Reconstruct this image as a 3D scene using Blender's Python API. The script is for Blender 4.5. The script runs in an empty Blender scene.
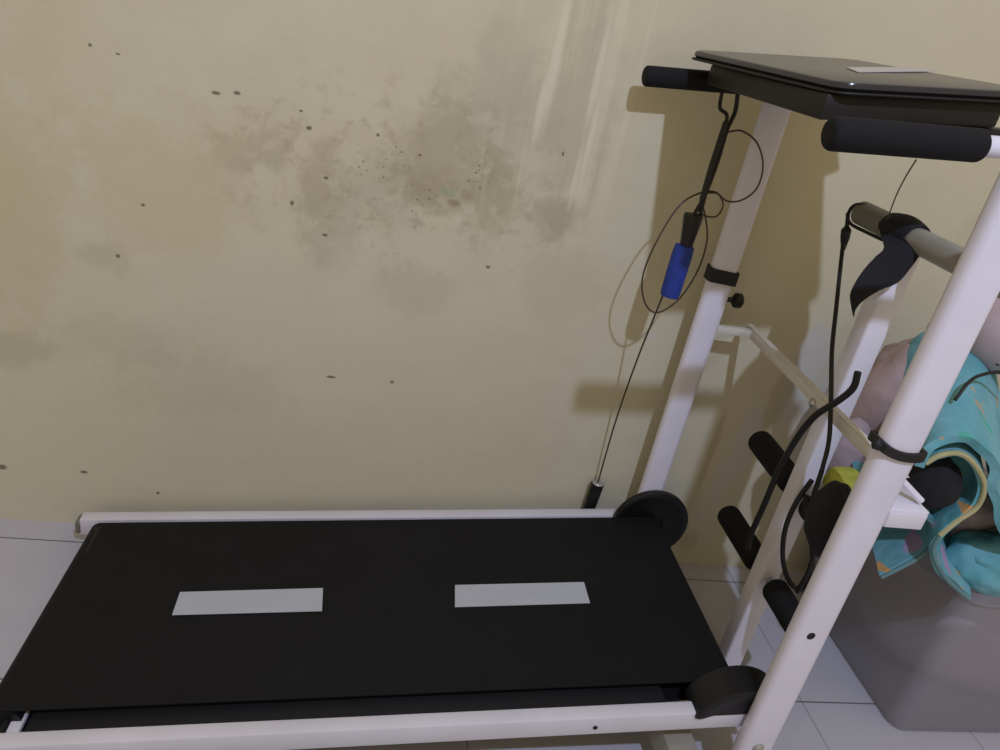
import bpy, bmesh, math, random
from mathutils import Vector, Matrix, noise
random.seed(4)
C = bpy.context.scene.collection
SC = bpy.context.scene
PI = math.pi

# ---------------------------------------------------------------- camera
H, FPX = 1.32, 780.6
pt, yw, ro = math.radians(25.68), math.radians(12.62), math.radians(11.87)
FW = Vector((math.sin(yw)*math.cos(pt), math.cos(yw)*math.cos(pt), -math.sin(pt)))
R0 = Vector((math.cos(yw), -math.sin(yw), 0)); U0 = R0.cross(FW)
RT = R0*math.cos(ro)+U0*math.sin(ro); UP = -R0*math.sin(ro)+U0*math.cos(ro)
cd = bpy.data.cameras.new('camera'); cam = bpy.data.objects.new('camera', cd); C.objects.link(cam)
cd.sensor_width = 36; cd.lens = 36*FPX/1000; cd.clip_start = .02
cam.matrix_world = Matrix(((RT.x, UP.x, -FW.x, 0), (RT.y, UP.y, -FW.y, 0), (RT.z, UP.z, -FW.z, H), (0, 0, 0, 1)))
SC.camera = cam

# ---------------------------------------------------------------- light and exposure
vs = SC.view_settings
vs.view_transform = 'Standard'; vs.look = 'None'; vs.gamma = 1; vs.use_curve_mapping = False; vs.exposure = 0
wd = bpy.data.worlds.new('room_light'); SC.world = wd; wd.use_nodes = True
wd.node_tree.nodes['Background'].inputs[0].default_value = (1, .81, .56, 1)
wd.node_tree.nodes['Background'].inputs[1].default_value = .50
ld = bpy.data.lights.new('ceiling_lamp', 'POINT'); lamp = bpy.data.objects.new('ceiling_lamp', ld); C.objects.link(lamp)
lamp.location = (.49, -.75, 3.0); ld.shadow_soft_size = .035; ld.energy = 196; ld.color = (.61, .69, 1.0)

def P(x, y, Y):                      # where the sight line through a measured pixel meets the depth Y
    d = RT*((x-500)/FPX)-UP*((y-375)/FPX)+FW
    return Vector((0, 0, H))+d*(Y/d.y)
def PP(x, y, z0, slope, x0):          # the same on a plane that climbs along X
    d = RT*((x-500)/FPX)-UP*((y-375)/FPX)+FW
    t = (z0-slope*x0-H)/(d.z-slope*d.x)
    return Vector((0, 0, H))+d*t
def PX(x, y, X):
    d = RT*((x-500)/FPX)-UP*((y-375)/FPX)+FW
    return Vector((0, 0, H))+d*(X/d.x)

# ---------------------------------------------------------------- materials
def mat(name, col, rough=.5, metal=0, var=.0, scale=20, bump=0, bscale=60, coat=0, spec=.5):
    m = bpy.data.materials.new(name); m.use_nodes = True; nt = m.node_tree; b = nt.nodes['Principled BSDF']
    b.inputs['Roughness'].default_value = rough; b.inputs['Metallic'].default_value = metal
    b.inputs['Coat Weight'].default_value = coat; b.inputs['Specular IOR Level'].default_value = spec
    tc = nt.nodes.new('ShaderNodeTexCoord')
    n = nt.nodes.new('ShaderNodeTexNoise'); n.inputs['Scale'].default_value = scale; n.inputs['Detail'].default_value = 5
    nt.links.new(tc.outputs['Object'], n.inputs['Vector'])
    r = nt.nodes.new('ShaderNodeValToRGB')
    r.color_ramp.elements[0].position = .3; r.color_ramp.elements[1].position = .7
    r.color_ramp.elements[0].color = tuple(c*(1-var) for c in col)+(1,); r.color_ramp.elements[1].color = tuple(min(1, c*(1+var)) for c in col)+(1,)
    nt.links.new(n.outputs['Fac'], r.inputs['Fac']); nt.links.new(r.outputs[0], b.inputs['Base Color'])
    if bump:
        n2 = nt.nodes.new('ShaderNodeTexNoise'); n2.inputs['Scale'].default_value = bscale; nt.links.new(tc.outputs['Object'], n2.inputs['Vector'])
        bp = nt.nodes.new('ShaderNodeBump'); bp.inputs['Strength'].default_value = bump; bp.inputs['Distance'].default_value = .01
        nt.links.new(n2.outputs['Fac'], bp.inputs['Height']); nt.links.new(bp.outputs[0], b.inputs['Normal'])
    return m
M = dict(
    white=mat('white_enamel', (.70, .69, .76), .38, var=.05, scale=9, spec=.4),
    rail=mat('worn_white_enamel', (.63, .625, .67), .42, var=.06, scale=6, spec=.4),
    belt=mat('black_belt', (.0062, .0064, .0075), .65, var=.12, scale=8, bump=.05, bscale=400, spec=.22),
    deck=mat('black_deck_board', (.0095, .0095, .0105), .6, var=.1, spec=.3),
    patch=mat('pale_belt_marking', (.43, .46, .50), .6, var=.03),
    rubber=mat('black_plastic', (.006, .006, .007), .42, spec=.4),
    foam=mat('black_foam', (.0075, .0075, .009), .8, bump=.2, bscale=500, spec=.25),
    console=mat('black_board', (.012, .010, .008), .55, var=.1, spec=.35),
    gloss=mat('glossy_dark_case', (.022, .022, .026), .22, spec=.6),
    silver=mat('silver_edge', (.45, .45, .43), .35, metal=.6),
    steel=mat('steel', (.45, .45, .46), .3, metal=.9),
    strip=mat('pale_strip', (.50, .48, .45), .5),
    cord=mat('black_cord', (.007, .007, .007), .6),
    browncord=mat('dark_wire', (.05, .036, .022), .5),
    wire=mat('thin_copper_wire', (.14, .07, .05), .5),
    blue=mat('blue_foam', (.010, .035, .26), .7, var=.15, scale=60, bump=.3, bscale=300),
    cream=mat('cream_enamel', (.60, .58, .52), .45, var=.06),
    beige=mat('beige_grey_tube', (.30, .285, .235), .45, var=.08),
    greytube=mat('galvanised_tube', (.17, .175, .145), .45, metal=.2),
    hole=mat('dark_hole', (.004, .006, .008), .7),
    cloth_brown=mat('brown_pink_cloth', (.40, .30, .28), .9, var=.2, scale=14, bump=.5, bscale=25),
    cloth_pink=mat('pale_pink_cloth', (.43, .34, .36), .9, var=.1, scale=10, bump=.4, bscale=20),
    lime=mat('lime_cloth', (.38, .40, .05), .85, var=.35, scale=22),
    cloth_dark=mat('dark_cloth', (.008, .008, .011), .9, bump=.4, bscale=30),
    yellow=mat('pale_yellow_piping', (.42, .40, .20), .8, var=.15),
    tealedge=mat('grey_teal_hem', (.12, .24, .25), .85, var=.15),
)
def N(nt, t, **k):
    n = nt.nodes.new('ShaderNode'+t)
    for a, v in k.items(): setattr(n, a, v)
    return n
def math_(nt, op, a, b=None, c=None):
    n = N(nt, 'Math', operation=op)
    for i, v in enumerate((a, b, c)):
        if v is None: continue
        if isinstance(v, (int, float)): n.inputs[i].default_value = v
        else: nt.links.new(v, n.inputs[i])
    return n.outputs[0]
def mixc(nt, fac, a, b, mode='MIX'):
    n = N(nt, 'Mix', data_type='RGBA', blend_type=mode)
    for i, v in ((0, fac), (6, a), (7, b)):
        if isinstance(v, (int, float)): n.inputs[i].default_value = v
        elif isinstance(v, tuple): n.inputs[i].default_value = v+(1,) if len(v) == 3 else v
        else: nt.links.new(v, n.inputs[i])
    return n.outputs[2]
def smooth(nt, v, a, b, lo=1., hi=0.):
    n = N(nt, 'MapRange', interpolation_type='SMOOTHSTEP')
    nt.links.new(v, n.inputs[0])
    for i, q in ((1, a), (2, b), (3, lo), (4, hi)): n.inputs[i].default_value = q
    return n.outputs[0]
WY = 1.62
def wall_material():
    m = bpy.data.materials.new('cream_plaster'); m.use_nodes = True; nt = m.node_tree; b = nt.nodes['Principled BSDF']
    b.inputs['Roughness'].default_value = .75; b.inputs['Specular IOR Level'].default_value = .25
    L = nt.links
    geo = N(nt, 'NewGeometry'); pos = geo.outputs['Position']
    sep = N(nt, 'SeparateXYZ'); L.new(pos, sep.inputs[0]); x, z = sep.outputs[0], sep.outputs[2]
    def noise_(scale, detail=5, vec=pos, rough=.55, dist=0):
        n = N(nt, 'TexNoise'); n.inputs['Scale'].default_value = scale; n.inputs['Detail'].default_value = detail
        n.inputs['Roughness'].default_value = rough; n.inputs['Distortion'].default_value = dist; L.new(vec, n.inputs['Vector']); return n.outputs['Fac']
    def scaled(sx, sz):
        v = N(nt, 'VectorMath', operation='MULTIPLY'); L.new(pos, v.inputs[0]); v.inputs[1].default_value = (sx, 1, sz); return v.outputs[0]
    base = mixc(nt, smooth(nt, noise_(2.2, 4), .35, .65, 0, 1), (.575, .53, .36), (.60, .57, .41))
    base = mixc(nt, smooth(nt, noise_(5, 6), .45, .75, 0, .5), base, (.55, .515, .36))
    base = mixc(nt, smooth(nt, z, .55, 1.05, .55, 0), base, (.56, .535, .40))
    wob = noise_(9, 6, rough=.7)
    wob2 = noise_(30, 6, rough=.7)
    def spot(px, py, rx, rz, col, amt, soft=.6, w=.9, prev=None):
        p = P(px, py, WY)
        dx = math_(nt, 'MULTIPLY', math_(nt, 'SUBTRACT', x, p.x), 1/rx); dz = math_(nt, 'MULTIPLY', math_(nt, 'SUBTRACT', z, p.z), 1/rz)
        r = math_(nt, 'SQRT', math_(nt, 'ADD', math_(nt, 'MULTIPLY', dx, dx), math_(nt, 'MULTIPLY', dz, dz)))
        r = math_(nt, 'ADD', r, math_(nt, 'MULTIPLY', math_(nt, 'SUBTRACT', wob, .5), w*2.2))
        if w: r = math_(nt, 'ADD', r, math_(nt, 'MULTIPLY', math_(nt, 'SUBTRACT', wob2, .5), w))
        return mixc(nt, smooth(nt, r, 1-soft, 1+.15, amt, 0), prev, col)
    mold = (.35, .31, .19); grey = (.43, .41, .28)
    for a in [(235, 160, .06, .05, mold, .4), (272, 152, .05, .06, mold, .4), (318, 190, .06, .10, mold, .5), (325, 235, .08, .10, grey, .5), (385, 195, .12, .09, grey, .5),
              (450, 165, .13, .14, mold, .55), (440, 195, .09, .06, mold, .5), (500, 120, .15, .16, grey, .45), (495, 195, .08, .10, mold, .5), (552, 215, .07, .07, mold, .55),
              (575, 120, .08, .22, grey, .45), (510, 60, .08, .15, grey, .3), (15, 350, .10, .05, grey, .55), (100, 255, .07, .05, grey, .4), (120, 340, .16, .08, grey, .3), (200, 390, .25, .10, grey, .25), (410, 290, .12, .06, grey, .3),
              (560, 290, .1, .12, grey, .25), (10, 200, .15, .3, (.52, .46, .26), .5), (160, 190, .2, .2, (.54, .48, .29), .5), (60, 60, .2, .12, (.55, .50, .31), .3)]:
        base = spot(*a, prev=base)
    md = P(400, 180, WY); qx = math_(nt, 'MULTIPLY', math_(nt, 'SUBTRACT', x, md.x), 2.4); qz = math_(nt, 'MULTIPLY', math_(nt, 'SUBTRACT', z, md.z), 4.5)
    qr = math_(nt, 'ADD', math_(nt, 'MULTIPLY', qx, qx), math_(nt, 'MULTIPLY', qz, qz)); zone = smooth(nt, qr, .2, 1.4, 1, 0)
    base = mixc(nt, math_(nt, 'MULTIPLY', zone, smooth(nt, noise_(24, 5, rough=.65), .50, .68, 0, .45)), base, (.36, .30, .20))
    base = mixc(nt, math_(nt, 'MULTIPLY', zone, smooth(nt, noise_(17, 6, rough=.7, dist=.6), .54, .66, 0, .5)), base, (.60, .56, .40))
    # pale drips running straight down
    dr = noise_(1, 3, scaled(26, 1.1))
    p0, p1 = P(520, 60, WY), P(640, 60, WY)
    band = math_(nt, 'MULTIPLY', smooth(nt, x, p0.x-.12, p0.x+.02, 0, 1), smooth(nt, x, p1.x-.02, p1.x+.08, 1, 0))
    band = math_(nt, 'MULTIPLY', band, smooth(nt, z, .85, 1.0, 0, 1))
    base = mixc(nt, math_(nt, 'MULTIPLY', band, smooth(nt, dr, .52, .66, 0, .55)), base, (.66, .62, .43))
    base = mixc(nt, math_(nt, 'MULTIPLY', band, smooth(nt, dr, .36, .46, .5, 0)), base, (.45, .42, .28))
    for px, py, rx, rz in ((556, 60, .014, .16), (598, 75, .009, .13), (588, 150, .007, .12), (540, 110, .010, .09), (575, 180, .008, .08)):
        base = spot(px, py, rx, rz, (.68, .64, .46), .75, soft=.7, w=.35, prev=base)
    # fine mould specks inside the stained zone
    vor = N(nt, 'TexVoronoi'); vor.inputs['Scale'].default_value = 75; L.new(pos, vor.inputs['Vector'])
    sp = math_(nt, 'MULTIPLY', smooth(nt, vor.outputs['Distance'], .10, .26, 1, 0), smooth(nt, noise_(11, 3), .50, .60, 0, 1))
    pc = P(425, 185, WY)
    dx = math_(nt, 'MULTIPLY', math_(nt, 'SUBTRACT', x, pc.x), 5.5); dz = math_(nt, 'MULTIPLY', math_(nt, 'SUBTRACT', z, pc.z), 9)
    rr = math_(nt, 'ADD', math_(nt, 'MULTIPLY', dx, dx), math_(nt, 'MULTIPLY', dz, dz))
    base = mixc(nt, math_(nt, 'MULTIPLY', sp, smooth(nt, rr, .3, 1.3, .85, 0)), base, (.16, .12, .08))
    base = spot(448, 192, .020, .014, (.30, .36, .20), .6, w=.3, prev=base)
    base = spot(454, 203, .020, .010, (.24, .17, .10), .6, w=.4, prev=base)
    # chips and nail marks
    for px, py, rx, rz in ((90, 45, .004, .004), (118, 54, .005, .002), (216, 93, .010, .004), (237, 93, .007, .004), (309, 128, .007, .005), (392, 382, .005, .005), (84, 472, .009, .005),
                           (488, 267, .006, .004), (118, 256, .005, .005), (143, 205, .005, .004), (325, 235, .007, .004), (292, 203, .005, .006), (326, 178, .006, .004), (158, 493, .005, .005),
                           (563, 154, .003, .006), (331, 377, .012, .004), (301, 111, .004, .003), (378, 135, .004, .004), (420, 155, .004, .003), (2, 467, .012, .008)):
        base = spot(px, py, rx, rz, (.13, .11, .075), .85, soft=.5, w=.25, prev=base)
    # peeled paint low on the wall; pale spots beside the post also paint lit wall
    for px, py, rx, rz, am in ((745, 445, .035, .14, .85), (722, 478, .03, .10, .7), (805, 370, .05, .16, .8), (815, 420, .05, .16, .8), (845, 470, .07, .1, .6), (700, 520, .01, .09, .6), (735, 300, .01, .05, .5), (645, 335, .03, .01, .5)):
        base = spot(px, py, rx, rz, (.55, .54, .50), am, soft=.35, w=.5, prev=base)
    for px, py, rx, rz, am in ((712, 450, .012, .14, .5), (778, 400, .03, .10, .45), (690, 540, .03, .04, .4), (1000, 250, .2, .1, .2)):  # browner spots, including the rear post's cast shadow painted onto the wall
        base = spot(px, py, rx, rz, (.40, .34, .19), am, soft=.4, w=.5, prev=base)
    L.new(base, b.inputs['Base Color'])
    bp = N(nt, 'Bump'); bp.inputs['Strength'].default_value = .25; bp.inputs['Distance'].default_value = .01
    L.new(math_(nt, 'ADD', noise_(14, 6), math_(nt, 'MULTIPLY', noise_(3, 3), 2)), bp.inputs['Height']); L.new(bp.outputs[0], b.inputs['Normal'])
    return m
def floor_material():
    m = bpy.data.materials.new('glazed_floor_tile'); m.use_nodes = True; nt = m.node_tree; b = nt.nodes['Principled BSDF']; L = nt.links
    b.inputs['Roughness'].default_value = .33; b.inputs['Specular IOR Level'].default_value = .4
    geo = N(nt, 'NewGeometry'); sep = N(nt, 'SeparateXYZ'); L.new(geo.outputs['Position'], sep.inputs[0])
    def line(o, off):
        u = math_(nt, 'ABSOLUTE', math_(nt, 'SUBTRACT', math_(nt, 'FRACT', math_(nt, 'ADD', math_(nt, 'MULTIPLY', math_(nt, 'SUBTRACT', o, off), 2.5), .5)), .5))
        return smooth(nt, u, .003, .0065, 1, 0)
    gx, gy = line(sep.outputs[0], 1.118), line(sep.outputs[1], 1.153)
    n = N(nt, 'TexNoise'); n.inputs['Scale'].default_value = 3; n.inputs['Detail'].default_value = 6; L.new(geo.outputs['Position'], n.inputs['Vector'])
    col = mixc(nt, smooth(nt, n.outputs['Fac'], .35, .7, 0, 1), (.46, .455, .50), (.50, .50, .53))
    n3 = N(nt, 'TexNoise'); n3.inputs['Scale'].default_value = 45; L.new(geo.outputs['Position'], n3.inputs['Vector'])
    col = mixc(nt, smooth(nt, n3.outputs['Fac'], .68, .76, 0, .35), col, (.30, .29, .27))
    col = mixc(nt, math_(nt, 'MULTIPLY', gx, .5), col, (.14, .14, .15)); col = mixc(nt, math_(nt, 'MULTIPLY', gy, .9), col, (.10, .09, .08))
    L.new(col, b.inputs['Base Color']); return m
def quilt_material():
    m = bpy.data.materials.new('turquoise_printed_quilt'); m.use_nodes = True; nt = m.node_tree; b = nt.nodes['Principled BSDF']; L = nt.links
    b.inputs['Roughness'].default_value = .85; b.inputs['Specular IOR Level'].default_value = .2
    tc = N(nt, 'TexCoord'); pos = tc.outputs['Object']
    n = N(nt, 'TexNoise'); n.inputs['Scale'].default_value = 6; n.inputs['Detail'].default_value = 4; L.new(pos, n.inputs['Vector'])
    col = mixc(nt, smooth(nt, n.outputs['Fac'], .35, .65, 0, 1), (.12, .37, .42), (.20, .44, .50))
    def patches(scale, lo, hi, c, prev):
        v = N(nt, 'TexNoise'); v.inputs['Scale'].default_value = scale; v.inputs['Detail'].default_value = 1; v.inputs['Distortion'].default_value = .6
        mp = N(nt, 'Mapping'); mp.inputs['Location'].default_value = (scale*.7, lo*9, 1.3); L.new(pos, mp.inputs['Vector']); L.new(mp.outputs[0], v.inputs['Vector'])
        return mixc(nt, smooth(nt, v.outputs['Fac'], lo, hi, 0, 1), prev, c)
    col = patches(9, .66, .69, (.42, .33, .50), col); col = patches(13, .67, .69, (.62, .36, .14), col); col = patches(11, .69, .71, (.10, .42, .34), col)
    g = N(nt, 'NewGeometry')
    L.new(col, b.inputs['Base Color'])
    n2 = N(nt, 'TexNoise'); n2.inputs['Scale'].default_value = 18; L.new(pos, n2.inputs['Vector'])
    bp = N(nt, 'Bump'); bp.inputs['Strength'].default_value = .5; bp.inputs['Distance'].default_value = .02; L.new(n2.outputs['Fac'], bp.inputs['Height']); L.new(bp.outputs[0], b.inputs['Normal'])
    return m
def plastic_material():
    m = bpy.data.materials.new('clear_box_plastic'); m.use_nodes = True; nt = m.node_tree; L = nt.links
    b = nt.nodes['Principled BSDF']; b.inputs['Base Color'].default_value = (.50, .50, .54, 1); b.inputs['Roughness'].default_value = .3
    b.inputs['Specular IOR Level'].default_value = .4
    tr = N(nt, 'BsdfTransparent'); tr.inputs[0].default_value = (.86, .85, .88, 1)
    mx = N(nt, 'MixShader'); mx.inputs[0].default_value = .38
    out = nt.nodes['Material Output']; L.new(tr.outputs[0], mx.inputs[1]); L.new(b.outputs[0], mx.inputs[2]); L.new(mx.outputs[0], out.inputs[0])
    return m
def dotted_material():
    m = mat('pink_cloth_with_dark_dots', (.50, .40, .43), .85); nt = m.node_tree; L = nt.links; b = nt.nodes['Principled BSDF']
    tc = N(nt, 'TexCoord'); v = N(nt, 'TexVoronoi'); v.inputs['Scale'].default_value = 26; L.new(tc.outputs['Object'], v.inputs['Vector'])
    col = mixc(nt, smooth(nt, v.outputs['Distance'], .16, .2, 1, 0), (.50, .41, .43), (.07, .05, .06)); L.new(col, b.inputs['Base Color']); return m
M['wall'] = wall_material(); M['floor'] = floor_material(); M['quilt'] = quilt_material(); M['plastic'] = plastic_material(); M['dots'] = dotted_material()

# ---------------------------------------------------------------- helpers
def root(name, label, cat, loc=(0, 0, 0), group=None):
    o = bpy.data.objects.new(name, None); o.empty_display_size = .05; C.objects.link(o); o.location = loc
    o['label'] = label; o['category'] = cat
    if group: o['group'] = group
    bpy.context.view_layer.update(); return o
def obj(name, bm, m, parent=None, smooth_=True, label=None, origin=None):
    me = bpy.data.meshes.new(name); bmesh.ops.recalc_face_normals(bm, faces=bm.faces)
    if origin is None:
        zz = [v.co for v in bm.verts]; origin = Vector((sum(v.x for v in zz)/len(zz), sum(v.y for v in zz)/len(zz), min(v.z for v in zz)))
    origin = Vector(origin)
    for v in bm.verts: v.co -= origin
    bm.to_mesh(me); bm.free()
    if smooth_:
        for p in me.polygons: p.use_smooth = True
        try: me.set_sharp_from_angle(angle=math.radians(38))
        except Exception: pass
    me.materials.append(M[m] if isinstance(m, str) else m)
    o = bpy.data.objects.new(name, me); C.objects.link(o)
    off = Vector((0, 0, 0)); q = parent
    while q: off += q.location; q = q.parent
    o.parent = parent; o.location = origin-off
    if label: o['label'] = label
    return o
def tag(o, label, cat, group=None):
    o['label'] = label; o['category'] = cat
    if group: o['group'] = group
    return o
def add_box(bm, lo, hi, bev=.003, seg=2, slope=0, x0=0, mtx=None):
    lo, hi = Vector(lo), Vector(hi); r = bmesh.ops.create_cube(bm, size=1); vs_ = r['verts']
    for v in vs_: v.co = Vector([lo[i]+(v.co[i]+.5)*(hi[i]-lo[i]) for i in range(3)])
    if bev:
        es = list({e for v in vs_ for e in v.link_edges}); g = bmesh.ops.bevel(bm, geom=es, offset=bev, segments=seg, affect='EDGES', profile=.5)
        vs_ = list({v for f in g['faces'] for v in f.verts} | {v for v in vs_ if v.is_valid})
        vs_ = list({w for v in vs_ for f in v.link_faces for w in f.verts} | set(vs_))
    for v in vs_:
        v.co.z += slope*(v.co.x-x0)
        if mtx: v.co = mtx @ v.co
    return bm
def box(lo, hi, **k): return add_box(bmesh.new(), lo, hi, **k)
def catmull(pts, n):
    pts = [Vector(p) for p in pts]; q = [pts[0]*2-pts[1]]+pts+[pts[-1]*2-pts[-2]]; out = []
    for i in range(1, len(q)-2):
        for k in range(n):
            t = k/n; a, b, c, d = q[i-1:i+3]
            out.append(.5*((2*b)+(c-a)*t+(2*a-5*b+4*c-d)*t*t+(3*b-a-3*c+d)*t**3))
    out.append(pts[-1]); return out
def add_tube(bm, pts, r, sides=12, smooth_n=0, rb=None, cap=True, w=None):
    """round (or, with w, flattened) tube through points; r a number or a list"""
    pts = catmull(pts, smooth_n) if smooth_n else [Vector(p) for p in pts]
    T = [(pts[min(i+1, len(pts)-1)]-pts[max(i-1, 0)]).normalized() for i in range(len(pts))]
    a = Vector((0, 0, 1)) if abs(T[0].z) < .9 else Vector((1, 0, 0)); nrm = (a-T[0]*a.dot(T[0])).normalized(); rings = []
    for i, p in enumerate(pts):
        nrm = (nrm-T[i]*nrm.dot(T[i])).normalized(); bn = T[i].cross(nrm)
        rr = r[min(int(i*len(r)/len(pts)), len(r)-1)] if isinstance(r, (list, tuple)) else r; ww = w if w else rr
        rings.append([bm.verts.new(p+nrm*rr*math.cos(2*PI*k/sides)+bn*ww*math.sin(2*PI*k/sides)) for k in range(sides)])
    for A, B in zip(rings, rings[1:]):
        for k in range(sides): bm.faces.new((A[k], A[(k+1) % sides], B[(k+1) % sides], B[k]))
    if cap: bm.faces.new(rings[0][::-1]); bm.faces.new(rings[-1])
    return bm
def tube(*a, **k): return add_tube(bmesh.new(), *a, **k)
def add_lathe(bm, a, b, prof, sides=32):
    """prof: list of (t along a->b in metres, radius)"""
    a, b = Vector(a), Vector(b); ax = (b-a).normalized(); u = (Vector((0, 0, 1)) if abs(ax.z) < .9 else Vector((1, 0, 0))); u = (u-ax*u.dot(ax)).normalized(); v = ax.cross(u); rings = []
    for t, r in prof: rings.append([bm.verts.new(a+ax*t+(u*math.cos(2*PI*k/sides)+v*math.sin(2*PI*k/sides))*r) for k in range(sides)])
    for A, B in zip(rings, rings[1:]):
        for k in range(sides): bm.faces.new((A[k], A[(k+1) % sides], B[(k+1) % sides], B[k]))
    bm.faces.new(rings[0][::-1]); bm.faces.new(rings[-1]); return bm
def foam_bm(a, b, r, rnd=.012, sides=28):
    a, b = Vector(a), Vector(b); L_ = (b-a).length; pr = []
    for k in range(6): t = k/5*PI/2; pr.append((rnd*(1-math.cos(t)), r-rnd+rnd*math.sin(t)))
    for k in range(6): t = PI/2-k/5*PI/2; pr.append((L_-rnd*(1-math.cos(t)), r-rnd+rnd*math.sin(t)))
    return add_lathe(bmesh.new(), a, b, pr, sides)
def strap_bm(x0, x1, y0, y1, z, hgt, t=.003, n=.010, tilt=0, bulge=0):
    """closed band hugging a rectangular tube"""
    bm = bmesh.new(); prev = None; ring = []; N_ = 40
    for k in range(N_):
        a = 2*PI*k/N_; cx, cy = math.cos(a), math.sin(a); s = (abs(cx)**8+abs(cy)**8)**(-1/8)
        ux, uy = cx*s, cy*s; px_, py_ = (x0+x1)/2+ux*((x1-x0)/2+t), (y0+y1)/2+uy*((y1-y0)/2+t); qx, qy = (x0+x1)/2+ux*((x1-x0)/2), (y0+y1)/2+uy*((y1-y0)/2)
        zz = z+tilt*ux+bulge*max(0, -uy)*-abs(1-ux*ux)*.5
        ring.append([bm.verts.new((px_, py_, zz-hgt/2)), bm.verts.new((px_, py_, zz+hgt/2)), bm.verts.new((qx, qy, zz+hgt/2)), bm.verts.new((qx, qy, zz-hgt/2))])
    for k in range(N_):
        A, B = ring[k], ring[(k+1) % N_]
        for j in range(4): bm.faces.new((A[j], B[j], B[(j+1) % 4], A[(j+1) % 4]))
    return bm
def sheet_bm(path, y0, y1, thick=.014, nl=8, wob=.012, seed=0, drift=(0, 0), n=6):
    """thick folded cloth: a profile curve (3D points near y0) carried back to y1, with ripples"""
    prof = catmull(path, n); bm = bmesh.new(); G = []
    for j in range(nl+1):
        s = j/nl; row = []
        for i, p in enumerate(prof):
            q = Vector((p.x+drift[0]*s, p.y+(y1-y0)*s, p.z+drift[1]*s))
            q += Vector((noise.noise(Vector((p.x*14+seed, s*3, p.z*14))), noise.noise(Vector((p.x*11, s*4+seed, p.z*11)))*.8, noise.noise(Vector((p.x*13, s*3+9, p.z*13+seed)))))*wob*(1+s)
            row.append(q)
        G.append(row)
    nI = len(prof)
    def nrm(j, i):
        a = G[j][min(i+1, nI-1)]-G[j][max(i-1, 0)]; b = G[min(j+1, nl)][i]-G[max(j-1, 0)][i]; c = a.cross(b); return c.normalized() if c.length > 1e-9 else Vector((0, 0, 1))
    A = [[bm.verts.new(G[j][i]+nrm(j, i)*thick/2) for i in range(nI)] for j in range(nl+1)]
    B = [[bm.verts.new(G[j][i]-nrm(j, i)*thick/2) for i in range(nI)] for j in range(nl+1)]
    for j in range(nl):
        for i in range(nI-1):
            bm.faces.new((A[j][i], A[j][i+1], A[j+1][i+1], A[j+1][i])); bm.faces.new((B[j][i], B[j+1][i], B[j+1][i+1], B[j][i+1]))
    for i in range(nI-1):
        bm.faces.new((A[0][i], B[0][i], B[0][i+1], A[0][i+1])); bm.faces.new((A[nl][i], A[nl][i+1], B[nl][i+1], B[nl][i]))
    for j in range(nl):
        bm.faces.new((A[j][0], A[j+1][0], B[j+1][0], B[j][0])); bm.faces.new((A[j][-1], B[j][-1], B[j+1][-1], A[j+1][-1]))
    return bm
def blob_bm(c, r, amp=.25, freq=9, seed=0, sub=4, floor_z=None):
    bm = bmesh.new(); bmesh.ops.create_icosphere(bm, subdivisions=sub, radius=1); c = Vector(c)
    for v in bm.verts:
        d = v.co.normalized(); q = Vector((d.x*r[0], d.y*r[1], d.z*r[2]))
        f = 1+amp*noise.noise(q*freq+Vector((seed, seed*2, 0)))+amp*.6*abs(noise.noise(q*freq*2.3+Vector((0, seed, 7))))
        v.co = c+q*f
        if floor_z is not None and v.co.z < floor_z: v.co.z = floor_z
    return bm

# ---------------------------------------------------------------- the room
o = obj('wall_back', box((-2.4, WY, -.1), (3.2, WY+.12, 2.9), bev=0), 'wall', smooth_=False); o['kind'] = 'structure'
o = obj('floor', box((-2.4, -1.6, -.1), (3.2, WY, 0), bev=0), 'floor', smooth_=False); o['kind'] = 'structure'

# ---------------------------------------------------------------- the treadmill
SL, Z0 = .100, .138                  # the deck climbs towards the front
def zr(x): return Z0+SL*x
tm = root('treadmill', 'white-framed manual treadmill with black belt standing along the stained cream wall', 'treadmill', (.2, 1.245, 0))
for (ya, yb) in ((1.53, 1.562), (.937, .967)):
    bm = box((-.548, ya, Z0-.044), (.845, yb, Z0), bev=.004, slope=SL)
    r_ = obj('side_rail', bm, 'rail', tm)
    xx = .50 if ya < 1 else .3
    if ya < 1:
        obj('screw', add_lathe(bmesh.new(), (.52, ya+.001, zr(.52)-.024), (.52, ya-.003, zr(.52)-.024), [(0, .005), (.003, .004)], 10), 'hole', r_, label='dark screw head')
    obj('rail_end_cap', box((-.558, ya-.001, Z0-.040), (-.543, yb+.001, Z0-.006), bev=.006, slope=SL), 'greytube', r_, label='worn grey end cap')
# belt: a closed loop over two rollers
def belt_bm(y0, y1, xa, xb, rr):
    bm = bmesh.new(); pr = []; c1 = Vector((xa+rr, 0, zr(xa+rr)+.012-rr)); c2 = Vector((xb-rr, 0, zr(xb-rr)+.012-rr))
    for k in range(13): t = PI*1.5-k/12*PI; pr.append(c1+Vector((math.cos(t)*rr, 0, math.sin(t)*rr)))
    for k in range(13): t = PI/2-k/12*PI; pr.append(c2+Vector((math.cos(t)*rr, 0, math.sin(t)*rr)))
    n = len(pr); t_ = .0025; rows = []
    cen = (c1+c2)/2
    for Y, off in ((y0, 0), (y1, 0), (y1, t_), (y0, t_)):
        row = []
        for i, p in enumerate(pr):
            c = c1 if i < 13 else c2; d = (p-c).normalized(); row.append(bm.verts.new(Vector((p.x+(.012+.034*(Y-1.0) if i < 13 else 0), Y, p.z))-Vector((d.x, 0, d.z))*off))
        rows.append(row)
    for a in range(4):
        A, B = rows[a], rows[(a+1) % 4]
        for i in range(n): bm.faces.new((A[i], A[(i+1) % n], B[(i+1) % n], B[i]))
    return bm
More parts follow.
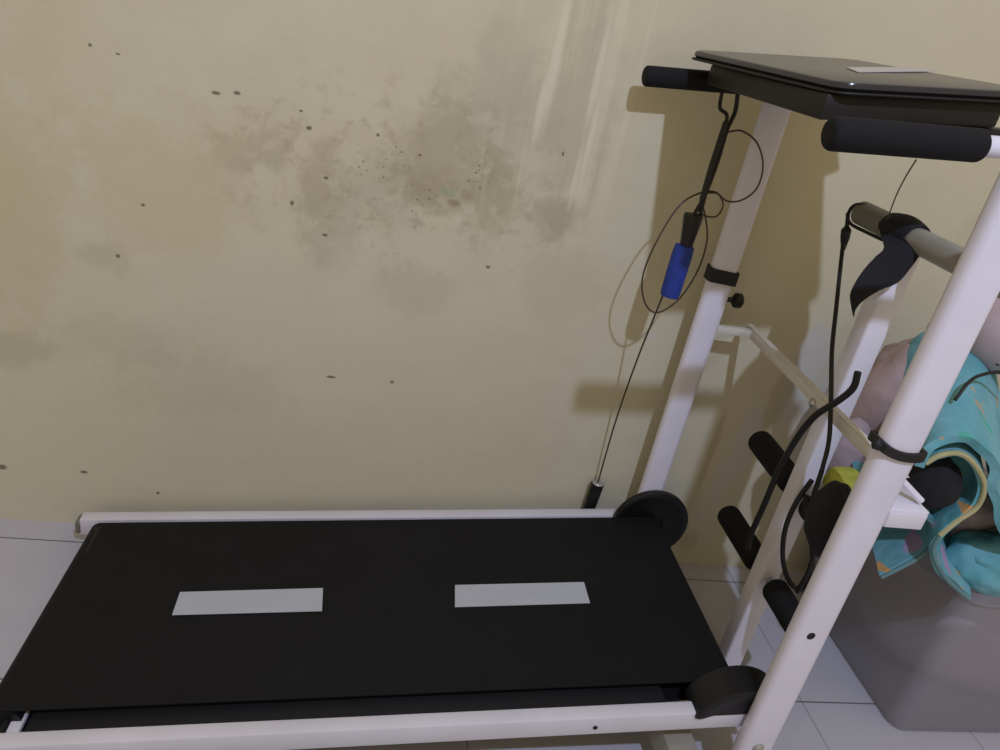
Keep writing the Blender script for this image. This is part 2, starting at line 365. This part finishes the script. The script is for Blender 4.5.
belt = obj('running_belt', belt_bm(1.0, 1.508, -.545, .818, .026), 'belt', tm)
for q in ([(172, 615), (322, 611), (323, 588), (180, 592)], [(455, 607), (590, 603), (584, 582), (455, 585)]):
    q = [PP(a, b, Z0+.013, SL, 0)[:2] for a, b in q]
    bm = bmesh.new(); lo = [bm.verts.new((x, y, zr(x)+.0122)) for x, y in q]; hi = [bm.verts.new((x, y, zr(x)+.0132)) for x, y in q]
    bm.faces.new(lo[::-1]); bm.faces.new(hi)
    for k in range(4): bm.faces.new((lo[k], lo[(k+1) % 4], hi[(k+1) % 4], hi[k]))
    obj('belt_marking', bm, 'patch', belt, smooth_=False, label='pale grey rectangle on the belt')
obj('deck_board', box((-.455, .966, Z0-.030), (.665, 1.527, Z0-.012), bev=.002, slope=SL), 'deck', tm)
for X in (-.490, .774):
    zz = zr(X)+.012-.026; obj('roller', add_lathe(bmesh.new(), (X, .967, zz), (X, 1.527, zz), [(0, .008), (.030, .008), (.031, .0235), (.529, .0235), (.53, .008), (.56, .008)], 24), 'rubber', tm)
obj('rear_crosspiece', box((-.484, .968, .066), (-.463, 1.529, .078), bev=.003), 'rail', tm)
def wheel(y0, y1, zc):
    a, b = (.800, y0, zc), (.800, y1, zc); w = abs(y1-y0)
    # inner faces are dished: rim, recess, hub
    bm = bmesh.new(); add_lathe(bm, a, b, [(.010, .030), (.006, .033), (.006, .066), (.001, .084), (0, .094), (.003, .099), (w-.003, .099), (w, .094), (w-.001, .084), (w-.006, .07), (w-.006, .03)], 56)
    return bm
for y0, y1, zc in ((.929, .997, .176), (1.511, 1.529, .200)):
    bm = wheel(y0, y1, zc)
    if y0 < 1: bmesh.ops.bisect_plane(bm, geom=list(bm.verts)+list(bm.edges)+list(bm.faces), plane_co=(0, 0, Z0-.006), plane_no=(-SL, 0, 1), clear_inner=True); bmesh.ops.holes_fill(bm, edges=[e for e in bm.edges if e.is_boundary])
    f = obj('wheel_cover', bm, 'rubber', tm)
obj('front_foot', box((.68, .90, .052), (.742, 1.60, .112), bev=.004), 'beige', tm, label='grey-brown cross tube under the rails')
obj('ground_bar', box((.775, .885, 0), (.875, .945, .03), bev=.006), 'rubber', tm, label='black foot')
obj('ground_bar', box((.735, 1.52, 0), (.84, 1.58, .03), bev=.006), 'rubber', tm, label='black foot')
for X in (-.50,):
    for ya, yb in ((.93, .963), (1.53, 1.562)):
        obj('rear_foot', box((X-.03, ya, 0), (X+.01, yb, zr(X)-.046), bev=.005), 'rubber', tm, label='black foot')
# uprights, handles
UN = (.800, .868, .900, .936); UF = (.757, .818, 1.530, 1.561)
for (x0, x1, y0, y1) in (UN, UF):
    up = obj('upright', box((x0, y0, .02), (x1, y1, 1.245 if y0 > 1 else 1.262), bev=.015, seg=6), 'white', tm)
    if y0 < 1:
        c = P(811, 636, y0); obj('pin_hole', add_lathe(bmesh.new(), c+Vector((0, .004, 0)), c+Vector((0, -.0008, 0)), [(0, .0075), (.0048, .0075)], 16), 'hole', up, label='dark round hole')
        c = P(758, 748, y0); obj('bolt', add_lathe(bmesh.new(), c+Vector((0, .002, 0)), c+Vector((0, -.007, 0)), [(0, .011), (.004, .011), (.009, .006)], 16), 'steel', up, label='steel bolt head')
    else:
        # the hand knob on the side of the far upright
        c = Vector((x1, 1.545, P(733, 300, 1.545).z))
        k = obj('knob', add_lathe(bmesh.new(), c, c+Vector((.05, 0, .0)), [(0, .006), (.014, .006), (.015, .011), (.020, .017), (.032, .017), (.036, .012)], 16), 'rubber', up)
for (xa, xb, yc, za, zb, r, ux) in ((.535, .742, .905, 1.243, 1.262, .0205, .83), (.504, .700, 1.553, 1.228, 1.247, .0195, .785)):
    sl = (zb-za)/(xb-xa)
    hb = obj('handlebar', tube([(xa+.01, yc, za), (ux, yc, za+sl*(ux-xa)), (ux+.07, yc, za+sl*(ux-xa)+.005), (ux+.12, yc, za+sl*(ux-xa)-.01)], .0135, 16, 4), 'white', tm)
    obj('foam_grip', foam_bm((xa, yc, za), (xb, yc, zb), r, .008), 'foam', hb)
# console board between the handles, tilted down towards the runner
def tip(bm):
    for v in bm.verts: v.co.z -= .015*(v.co.y-1.07)
    return bm
cs = obj('console', tip(box((.615, 1.075, 1.243), (.890, 1.515, 1.279), bev=.004, slope=.125, x0=.61)), 'console', tm)
obj('console_bracket', box((.74, 1.07, 1.236), (.93, 1.10, 1.262), bev=.004, slope=.10, x0=.74), 'rubber', tm)
# cross rail between the uprights
obj('cross_rail', box((.897, .95, .726), (.903, 1.565, .748), bev=.0015), 'cream', tm)
obj('cross_rail_lip', box((.897, .95, .748), (.912, 1.565, .7505), bev=.001), 'cream', tm)
obj('rail_bracket', box((.815, 1.535, .728), (.903, 1.553, .745), bev=.002), 'cream', tm)
# T frame with the foam rolls behind the uprights
PXC, PYC = .968, 1.255
tf = obj('rear_post', box((PXC-.024, PYC-.022, .0), (PXC+.024, PYC+.022, 1.045), bev=.006, seg=3), 'white', tm)
obj('t_bar', tube([(PXC, 1.40, 1.066), (PXC, .98, 1.070)], .022, 20), 'beige', tm)
tb = obj('t_bar_sleeve', tube([(PXC, 1.415, 1.066), (PXC, 1.32, 1.067)], .0235, 20), 'greytube', tm, label='bare grey tube end')
for z_, ya, yb in ((.505, 1.465, 1.285), (.283, 1.475, 1.29)):
    ax = obj('roll_axle', tube([(PXC, ya-.01, z_), (PXC, 1.07, z_)], .009, 12), 'steel', tm)
    obj('foam_roll', foam_bm((PXC, ya, z_), (PXC, yb, z_), .029, .012), 'foam', ax)
    obj('foam_roll', foam_bm((PXC, 1.212, z_), (PXC, 1.085, z_), .029, .012), 'foam', ax)
c = PX(813, 403, .897)
obj('bolt', add_lathe(bmesh.new(), (.898, c.y, c.z), (.888, c.y, c.z), [(0, .009), (.004, .009), (.008, .005)], 14), 'steel', tm)
# folded-sheet bracket that sticks out beside the near upright
bz = P(920, 497, .93)
bk = obj('bracket', box((.86, .905, .705), (.935, .975, .716), bev=.002), 'white', tm)
obj('bracket_flange', box((.862, .900, .684), (.930, .905, .712), bev=.0015), 'white', bk)
obj('bracket_gusset', tube([(.868, .965, .765), (.93, .925, .722)], .006, 8), 'white', bk)

# ---------------------------------------------------------------- things on the treadmill
def rounded_slab(x0, x1, y0, y1, z0, z1, rad, slope, xr, bev=.003):
    bm = bmesh.new(); pts = []
    for cx, cy, a0_ in ((x1-rad, y1-rad, 0), (x0+rad, y1-rad, 90), (x0+rad, y0+rad, 180), (x1-rad, y0+rad, 270)):
        for k in range(7): a = math.radians(a0_+k*15); pts.append((cx+rad*math.cos(a), cy+rad*math.sin(a)))
    rings = []
    for z, ins in ((z0, bev), (z0+bev, 0), (z1-bev, 0), (z1-bev*.3, bev*.3), (z1, bev)):
        cxm, cym = (x0+x1)/2, (y0+y1)/2; ring = []
        for x, y in pts:
            fx = 1-ins/((x1-x0)/2); fy = 1-ins/((y1-y0)/2); X = cxm+(x-cxm)*fx; Y = cym+(y-cym)*fy; ring.append(bm.verts.new((X, Y, z+slope*(X-xr))))
        rings.append(ring)
    n = len(pts)
    for A, B in zip(rings, rings[1:]):
        for k in range(n): bm.faces.new((A[k], A[(k+1) % n], B[(k+1) % n], B[k]))
    bm.faces.new(rings[0][::-1]); bm.faces.new(rings[-1]); return bm
case = root('flat_case', 'thin glossy dark case with a pale strip lying on the treadmill console', 'case', (.85, 1.3, 1.279+.125*.24))
def skew(bm):
    for v in bm.verts: v.co.x -= .08*(v.co.y-1.07)
    return tip(bm)
obj('case_body', skew(rounded_slab(.618, .945, 1.060, 1.545, 1.2835, 1.2965, .026, .125, .61, .0045)), 'gloss', case)
obj('case_rim', skew(rounded_slab(.616, .947, 1.058, 1.550, 1.2795, 1.2835, .028, .125, .61, .0015)), 'console', case, label='dark underside rim')
bm = bmesh.new(); q = [PP(a, b, 1.2962, .125, .61) for a, b in ((858, 72.5), (940, 71.5), (915, 67.5), (846, 67.5))]
lo = [bm.verts.new(p) for p in q]; hi = [bm.verts.new(p+Vector((0, 0, .0008))) for p in q]; bm.faces.new(lo[::-1]); bm.faces.new(hi)
for k in range(4): bm.faces.new((lo[k], lo[(k+1) % 4], hi[(k+1) % 4], hi[k]))
obj('pale_strip', bm, 'strip', case, label='pale rectangular strip')

rp = root('exercise_rope', 'dark thin exercise cord with blue foam grip hanging in loops beside far white upright', 'rope', P(729, 96, 1.51))
cordp = [P(*q) for q in ((738, 92, 1.505), (735, 112, 1.50), (727, 130, 1.49), (718, 160, 1.48), (705, 195, 1.475), (694, 215, 1.47))]
cordq = [P(*q) for q in ((722, 92, 1.505), (720, 108, 1.50), (727, 118, 1.49), (716, 150, 1.48), (708, 185, 1.475), (700, 215, 1.47))]
bm = bmesh.new(); add_tube(bm, cordp, .0045, 8, 6); add_tube(bm, cordq, .0038, 8, 6); add_tube(bm, [P(*q) for q in ((726, 122, 1.488), (712, 165, 1.474), (702, 200, 1.468))], .006, 8, 5); obj('hanging_cord', bm, 'cord', rp)
loop = [(728, 132, 1.49), (742, 131, 1.49), (757, 143, 1.49), (763, 165, 1.49), (757, 188, 1.49), (742, 200, 1.49), (727, 201, 1.485), (715, 192, 1.48), (700, 193, 1.48), (680, 205, 1.475), (660, 235, 1.47), (645, 268, 1.47), (642, 290, 1.47), (648, 308, 1.47), (660, 312, 1.47), (680, 298, 1.47), (698, 270, 1.47), (707, 240, 1.47), (705, 215, 1.475), (700, 200, 1.48)]
obj('loop_cord', tube([P(*q) for q in loop], .0019, 8, 6), 'browncord', rp)
obj('loop_cord', tube([P(*q) for q in ((706, 193, 1.475), (718, 194, 1.478), (723, 205, 1.478), (717, 216, 1.478), (706, 216, 1.472), (698, 210, 1.47))], .0018, 8, 6), 'browncord', rp)
a, b = P(694, 214, 1.47), P(686, 246, 1.465)
obj('handle_neck', add_lathe(bmesh.new(), a, b, [(0, .018), (.004, .020), (.02, .018), (.05, .0145), ((b-a).length, .013)], 20), 'rubber', rp, label='black tapered neck')
a, b = P(685, 245, 1.465), P(669, 297, 1.46); Lg = (b-a).length
obj('foam_grip', add_lathe(bmesh.new(), a, b, [(0, .012), (.002, .0195), (.02, .021), (Lg*.5, .021), (Lg-.015, .0205), (Lg-.002, .019), (Lg, .012)], 24), 'blue', rp, label='blue foam grip')
obj('drop_cord', tube([P(*q) for q in ((663, 295, 1.46), (655, 315, 1.48), (637, 360, 1.53), (616, 420, 1.575), (598, 482, 1.595))], .0021, 8, 6), 'browncord', rp)
a, b = P(598, 483, 1.595), P(585, 520, 1.597)
obj('end_handle', add_lathe(bmesh.new(), a, b, [(0, .010), (.001, .0165), (.012, .0165), ((b-a).length, .015)], 20), 'rubber', rp, label='black end handle')
obj('handle_cap', add_lathe(bmesh.new(), a+(a-b).normalized()*.003, a, [(0, .012), (.003, .0155)], 20), 'silver', rp, label='silver cap')

zs = P(720, 277, 1.53).z
tag(obj('strap', strap_bm(UF[0], UF[1], UF[2], UF[3], zs, .030, .0035, tilt=-.002), 'cord'), 'flat black strap wrapped around the far white upright', 'strap')
zs = P(905, 452, .9).z
bm = strap_bm(UN[0], UN[1], UN[2], UN[3], zs, .014, .006, tilt=-.004, bulge=.014)
add_lathe(bm, (UN[0]-.012, .915, zs+.004), (UN[0]+.002, .905, zs+.002), [(0, .006), (.004, .010), (.012, .009), (.016, .006)], 12)
tag(obj('strap', bm, 'cord'), 'narrow black cord strap tied around the near white upright', 'strap')

# black band draped over the T bar and hanging off to its left
zt = 1.068
def drape():
    Lf, Rt = [], []
    for k in range(8):
        t = math.radians(-80+k*25); s_ = k/7
        Lf.append(Vector((PXC+.027*math.sin(-t), 1.315, zt+.027*math.cos(t)))); Rt.append(Vector((PXC+.027*math.sin(-t), 1.235, zt+.027*math.cos(t))))
    for (a, b) in (((884, 247, 1.235), (921, 250, 1.205)), ((876, 256, 1.228), (909, 270, 1.20)), ((865, 268, 1.222), (897, 283, 1.20)), ((856, 281, 1.215), (880, 290, 1.20)), ((850, 294, 1.21), (864, 300, 1.20)), ((851, 306, 1.21), (856, 309, 1.205)), ((853, 316, 1.21), (854, 317, 1.21))):
        Lf.append(P(*a)); Rt.append(P(*b))
    Lf, Rt = catmull(Lf, 3), catmull(Rt, 3); bm = bmesh.new(); G = []
    for i, (a, b) in enumerate(zip(Lf, Rt)):
        up_ = Vector((-.5, -.6, .3)) if i > 21 else (((a+b)/2)-Vector((PXC, (a.y+b.y)/2, zt))).normalized()
        row = [a.lerp(b, k/6)+up_*(.006*math.sin(PI*k/6)) for k in range(7)]; row += [p-up_*.004 for p in row[::-1]]
        G.append([bm.verts.new(p) for p in row])
    for a_, b_ in zip(G, G[1:]):
        for k in range(14): bm.faces.new((a_[k], a_[(k+1) % 14], b_[(k+1) % 14], b_[k]))
    bm.faces.new(G[0][::-1]); bm.faces.new(G[-1]); return bm
tag(obj('fabric_band', drape(), 'cloth_dark'), 'wide black fabric band draped over the T bar behind the near upright', 'band')

def cable(name, pts, r, label, m='cord', n=6, cat='cable'):
    return tag(obj(name, tube([P(*q) for q in pts], r, 8, n), m), label, cat)
bm = tube([P(*q) for q in ((885, 219, 1.35), (870, 207, 1.39), (855, 205, 1.42), (848, 215, 1.435), (851, 224, 1.43), (866, 232, 1.39), (883, 240, 1.345))], .0035, 8, 6)
add_tube(bm, [P(*q) for q in ((848, 213, 1.43), (847, 225, 1.43), (844, 238, 1.43), (841, 262, 1.40), (836, 310, 1.30), (832, 350, 1.22), (831, 398, 1.15), (829, 440, 1.12), (822, 470, 1.08))], .0042, 8, 6)
add_lathe(bm, P(847, 226, 1.43), P(843, 250, 1.43), [(0, .004), (.008, .010), (.025, .009), ((P(847, 226, 1.43)-P(843, 250, 1.43)).length, .004)], 12)
tag(obj('hanging_strap', bm, 'cord'), 'black cord looped over the bare tube end and hanging straight down', 'cord')
cable('cable', ((858, 372, 1.10), (853, 388, 1.10), (838, 401, 1.12), (815, 416, 1.15), (797, 438, 1.18), (779, 470, 1.20), (764, 505, 1.215), (752, 532, 1.23), (748, 548, 1.25)), .0062, 'thick black cable crossing the white cross rail and curving down past the post')
bm = tube([P(*q) for q in ((812, 480, 1.17), (796, 503, 1.17), (785, 530, 1.17), (783, 560, 1.17), (790, 582, 1.17), (802, 590, 1.17), (811, 575, 1.16), (812, 545, 1.15), (806, 515, 1.15), (806, 495, 1.16))], .0052, 8, 6)
add_tube(bm, [P(*q) for q in ((822, 470, 1.14), (812, 505, 1.14), (816, 540, 1.14), (809, 570, 1.14), (797, 592, 1.15))], .0048, 8, 6)
tag(obj('coiled_cable', bm, 'cord'), 'black cable hanging in a coil between the rear post and the near upright', 'cable')
cable('thin_wire', ((916, 160, .925), (905, 178, .98), (896, 196, 1.1), (889, 215, 1.25), (886, 224, 1.325)), .0011, 'hair-thin reddish wire running from the near foam grip to the T bar', 'wire', cat='wire')

# dark bag hanging between post and near upright
bag = tag(obj('black_bag', blob_bm(P(828, 520, 1.015), (.034, .036, .070), .3, 14, 3), 'cloth_dark'), 'black cloth bag hanging behind the near upright above the coiled cable', 'bag')

# ---------------------------------------------------------------- box and laundry
BX0, BX1, BY0, BY1, BH = 1.303, 1.92, 1.072, 1.55, .43
sb = root('storage_box', 'large translucent grey plastic storage box on the floor under the turquoise quilt', 'storage box', (1.59, 1.32, 0))
def open_box():
    bm = bmesh.new(); rings = []
    def ring(z, ins, rad):
        x0, x1, y0, y1 = BX0+ins, BX1-ins, BY0+ins, BY1-ins; out = []
        for cx, cy, a0_ in ((x1-rad, y1-rad, 0), (x0+rad, y1-rad, 90), (x0+rad, y0+rad, 180), (x1-rad, y0+rad, 270)):
            for k in range(6): a = math.radians(a0_+k*18); out.append(bm.verts.new((cx+rad*math.cos(a), cy+rad*math.sin(a), z)))
        return out
    for z, ins, rad in ((.001, .014, .03), (.006, .004, .035), (.02, 0, .038), (BH-.03, -.012, .04), (BH-.028, -.020, .045), (BH, -.022, .045), (BH, -.016, .042), (BH-.024, -.010, .04), (.02, .003, .036), (.008, .012, .03)): rings.append(ring(z, ins, rad))
    n = 24
    for A, B in zip(rings, rings[1:]):
        for k in range(n): bm.faces.new((A[k], A[(k+1) % n], B[(k+1) % n], B[k]))
    bm.faces.new(rings[0][::-1]); bm.faces.new(rings[-1]); return bm
obj('box_shell', open_box(), 'plastic', sb)
tag(obj('clothes_pile', blob_bm((1.62, 1.31, .11), (.27, .20, .10), .08, 4, 5, floor_z=.012), mat('pale_beige_cloth', (.50, .40, .35), .9, var=.2, scale=5)), 'pale brownish clothes seen dimly inside the translucent storage box', 'clothes')
tag(obj('dark_blanket', blob_bm((1.50, 1.32, .345), (.155, .17, .07), .25, 8, 8), mat('brown_black_cloth', (.035, .03, .032), .9, var=.3, scale=12)), 'dark brown blanket lying in the mouth of the storage box below the quilt', 'blanket')

q = root('quilt', 'turquoise printed quilt rolled and piled on the storage box, yellow hem', 'quilt', P(960, 560, 1.1))
def path(l, Y): return [P(x, y, Y) for x, y in l]
outer = path([(920, 466), (932, 446), (955, 437), (978, 444), (995, 468), (993, 500), (1005, 530), (1035, 560), (1075, 610)], 1.03)
obj('outer_fold', sheet_bm(outer, 1.03, 1.42, .016, wob=.010, seed=2, drift=(.245, .10)), 'quilt', q)
rollp = path([(924, 462), (938, 454), (957, 452), (972, 462), (983, 483), (976, 505), (955, 520), (938, 534), (932, 550), (941, 572), (954, 586), (968, 597)], 1.045)
obj('rolled_fold', sheet_bm(rollp, 1.045, 1.30, .013, wob=.007, seed=5, drift=(.14, .03)), 'quilt', q)
obj('hem', tube([p+Vector((0, -.004, 0)) for p in catmull(rollp[:8], 4)], .0050, 8, 2), 'yellow', q, label='pale yellow hem')
obj('hem', tube([p+Vector((0, -.004, 0)) for p in catmull(rollp[7:], 4)], .0045, 8, 2), 'tealedge', q, label='grey-green hem')
leftp = path([(880, 576), (900, 566), (921, 554), (933, 540), (932, 524), (918, 512), (896, 510), (868, 524)], 1.08)
obj('left_fold', sheet_bm(leftp, 1.08, 1.32, .011, wob=.006, seed=8, drift=(.10, .01)), 'quilt', q)
obj('hem', tube([p+Vector((0, -.004, 0)) for p in catmull(leftp, 4)], .0040, 8, 2), 'tealedge', q, label='grey-green hem')
obj('lower_fold', blob_bm(P(992, 558, 1.095), (.078, .058, .056), .42, 13, 11), 'quilt', q)
obj('upper_fold', blob_bm(P(929, 374, 1.34), (.055, .08, .095), .14, 10, 14), 'quilt', q)
tag(obj('brown_blanket', blob_bm(P(880, 418, 1.40), (.095, .10, .18), .28, 10, 21), 'cloth_brown'), 'crumpled brownish pink blanket piled beside the turquoise quilt against the wall', 'blanket')
tag(obj('inner_cloth', blob_bm(P(960, 500, 1.22), (.07, .09, .06), .25, 14, 31), 'cloth_brown'), 'brown cloth showing inside the rolled end of the quilt', 'cloth')
tag(obj('dark_pouch', blob_bm(P(932, 478, 1.10), (.045, .05, .055), .2, 14, 35), 'cloth_dark'), 'black pouch between the near upright and the rolled quilt', 'pouch')
tag(obj('lilac_cloth', blob_bm(P(850, 448, 1.33), (.055, .05, .072), .25, 12, 41), 'cloth_pink'), 'pale lilac cloth seen below the white cross rail', 'cloth')
tag(obj('lime_cloth', blob_bm(P(848, 482, 1.13), (.036, .035, .026), .35, 16, 43), 'lime'), 'small lime green cloth under the lilac cloth', 'cloth')
tag(obj('dotted_pillow', blob_bm(P(1008, 335, 1.28), (.085, .11, .075), .12, 8, 51), 'dots'), 'pale pink pillow with dark dots on top of the turquoise quilt', 'pillow')
cable('cable', ((955, 400, 1.10), (970, 381, 1.12), (985, 374, 1.14), (1005, 372, 1.14), (1040, 378, 1.14)), .0032, 'thin black cable lying over the top of the turquoise quilt')
